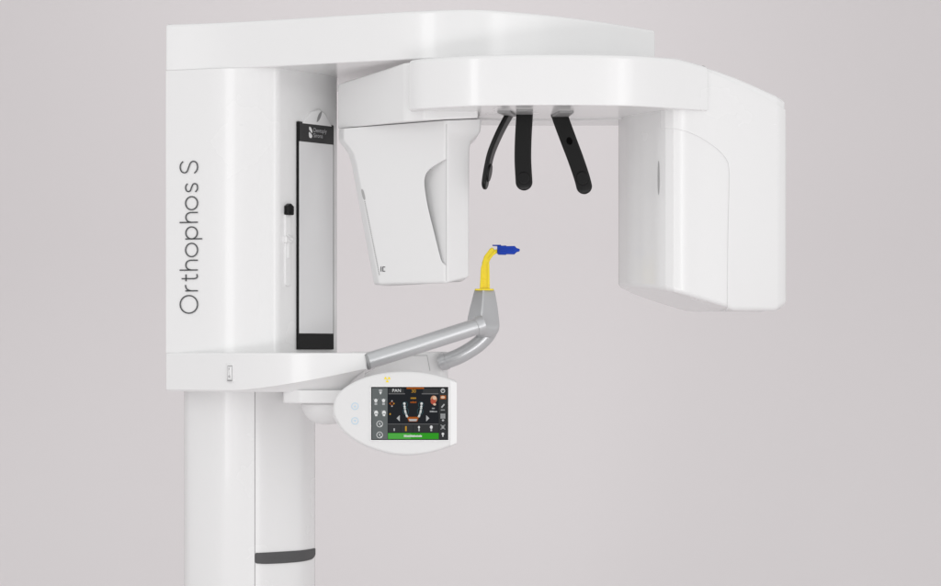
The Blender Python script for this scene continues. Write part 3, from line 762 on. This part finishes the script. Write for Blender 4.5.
bm = fp([(497.2, 246.0), (506.0, 245.6), (506.4, 246.3), (514.6, 246.1), (516.6, 248.2), (519.4, 249.0), (519.8, 250.2), (519.4, 251.4), (516.6, 252.2), (514.4, 254.4), (506.4, 254.2), (506.0, 254.9), (498.6, 254.7), (497.2, 253.6)], PY - .013, PY + .013, .002)
fp([(492.4, 244.9), (501, 244.9), (501, 246.4), (492.4, 245.9)], PY - .010, PY + .010, .0006, bm)
fp([(499.4, 249.1), (513, 249.1), (513, 250.9), (499.4, 250.9)], PY - .0150, PY - .008, .0006, bm)
obj('mouthpiece', bm, M['blue'], BB)

# prints on the sensor head: fine scale line with an oblong end, a small mark, and the seam's painted shade line
def strip(bm, lpts, rpts, lift, mi=0):
    L_ = [bm.verts.new(face_pts(p, q, lift)) for p, q in lpts]; R_ = [bm.verts.new(face_pts(p, q, lift)) for p, q in rpts]
    for i in range(len(L_) - 1):
        f = bm.faces.new((L_[i], L_[i + 1], R_[i + 1], R_[i])); f.material_index = mi
bm = bmesh.new()
ob = [(0, .2), (.12, .8), (.3, 1), (.7, 1), (.88, .8), (1, .2)]
strip(bm, [(361.9 + 2.6 * t - 1.25 * k, 189 + 11 * t) for t, k in ob], [(361.9 + 2.6 * t + 1.25 * k, 189 + 11 * t) for t, k in ob], .0012)
for i in range(46):
    q = 201 + i * 1.62; p = 364.6 + (q - 201) * .197
    strip(bm, [(p - .40, q), (p - .20, q + 1.15)], [(p + .60, q), (p + .80, q + 1.15)], .0012, 1)
def seg(x0, y0, x1, y1): strip(bm, [(x0, y0), (x0, y1)], [(x1, y0), (x1, y1)], .0012, 2)
seg(380.6, 266.6, 381.4, 271.6)                                                # I
seg(382.4, 266.6, 383.2, 271.6); seg(383.2, 266.6, 385.2, 267.4); seg(383.2, 270.8, 385.2, 271.6)   # C
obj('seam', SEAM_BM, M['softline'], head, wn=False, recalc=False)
obj('printed_scale', bm, [M['lite_ink'], M['softline'], M['ink']], head, wn=False, recalc=False)
# ------------------------------------------------------------------ light
w_ = bpy.data.worlds.new('World'); scene.world = w_; w_.use_nodes = True
w_.node_tree.nodes['Background'].inputs['Color'].default_value = (1.0, 1.0, 1.0, 1)
w_.node_tree.nodes['Background'].inputs['Strength'].default_value = 0.84
def area_light(name, loc, target, sx, sy, power, col=(1, 1, 1)):
    l = bpy.data.lights.new(name, 'AREA'); l.shape = 'RECTANGLE'; l.size = sx; l.size_y = sy; l.energy = power; l.color = col
    o = bpy.data.objects.new(name, l); COL.objects.link(o); o.location = loc
    o.rotation_euler = (Vector(target) - Vector(loc)).to_track_quat('-Z', 'Y').to_euler()
    return o
area_light('key_softbox', (-2.75, -3.8, 2.2), (0, .2, 1.5), 0.55, 3.0, 20)
area_light('fill_softbox', (2.5, -3.5, 1.3), (-0.2, .25, 1.6), 1.6, 2.6, 15)
area_light('strip_softbox', (2.6, -4.1, 2.0), (0.0, .2, 1.4), 0.5, 3.2, 9)
area_light('low_fill', (0.3, -3.3, 0.12), (0, .2, 1.65), 2.4, 0.9, 34)  # lamp added out of view to brighten the undersides
sp_ = bpy.data.lights.new('backdrop_spot', 'SPOT'); sp_.energy = 88; sp_.spot_size = math.radians(62); sp_.spot_blend = 1.0; sp_.shadow_soft_size = 0.6
spo = bpy.data.objects.new('backdrop_spot', sp_); COL.objects.link(spo); spo.location = (-0.1, 0.95, 4.4)
spo.rotation_euler = (Vector((-0.2, 3.2, 1.95)) - spo.location).to_track_quat('-Z', 'Y').to_euler()
# ------------------------------------------------------------------ camera
cam = bpy.data.cameras.new('camera'); co = bpy.data.objects.new('camera', cam); COL.objects.link(co)
co.location = (0, -CAMD, CAMZ); co.rotation_euler = (math.pi / 2, 0, 0)
cam.sensor_width = 36; cam.lens = 36 * CAMD / (941 * U); cam.shift_y = (HZ - 293.0) / 941; cam.clip_end = 200
scene.camera = co
scene.cycles.caustics_reflective = False; scene.cycles.caustics_refractive = False
scene.cycles.sample_clamp_indirect = 2.0; scene.cycles.blur_glossy = 1.0
scene.view_settings.view_transform = 'Standard'; scene.view_settings.look = 'None'; scene.view_settings.exposure = 0
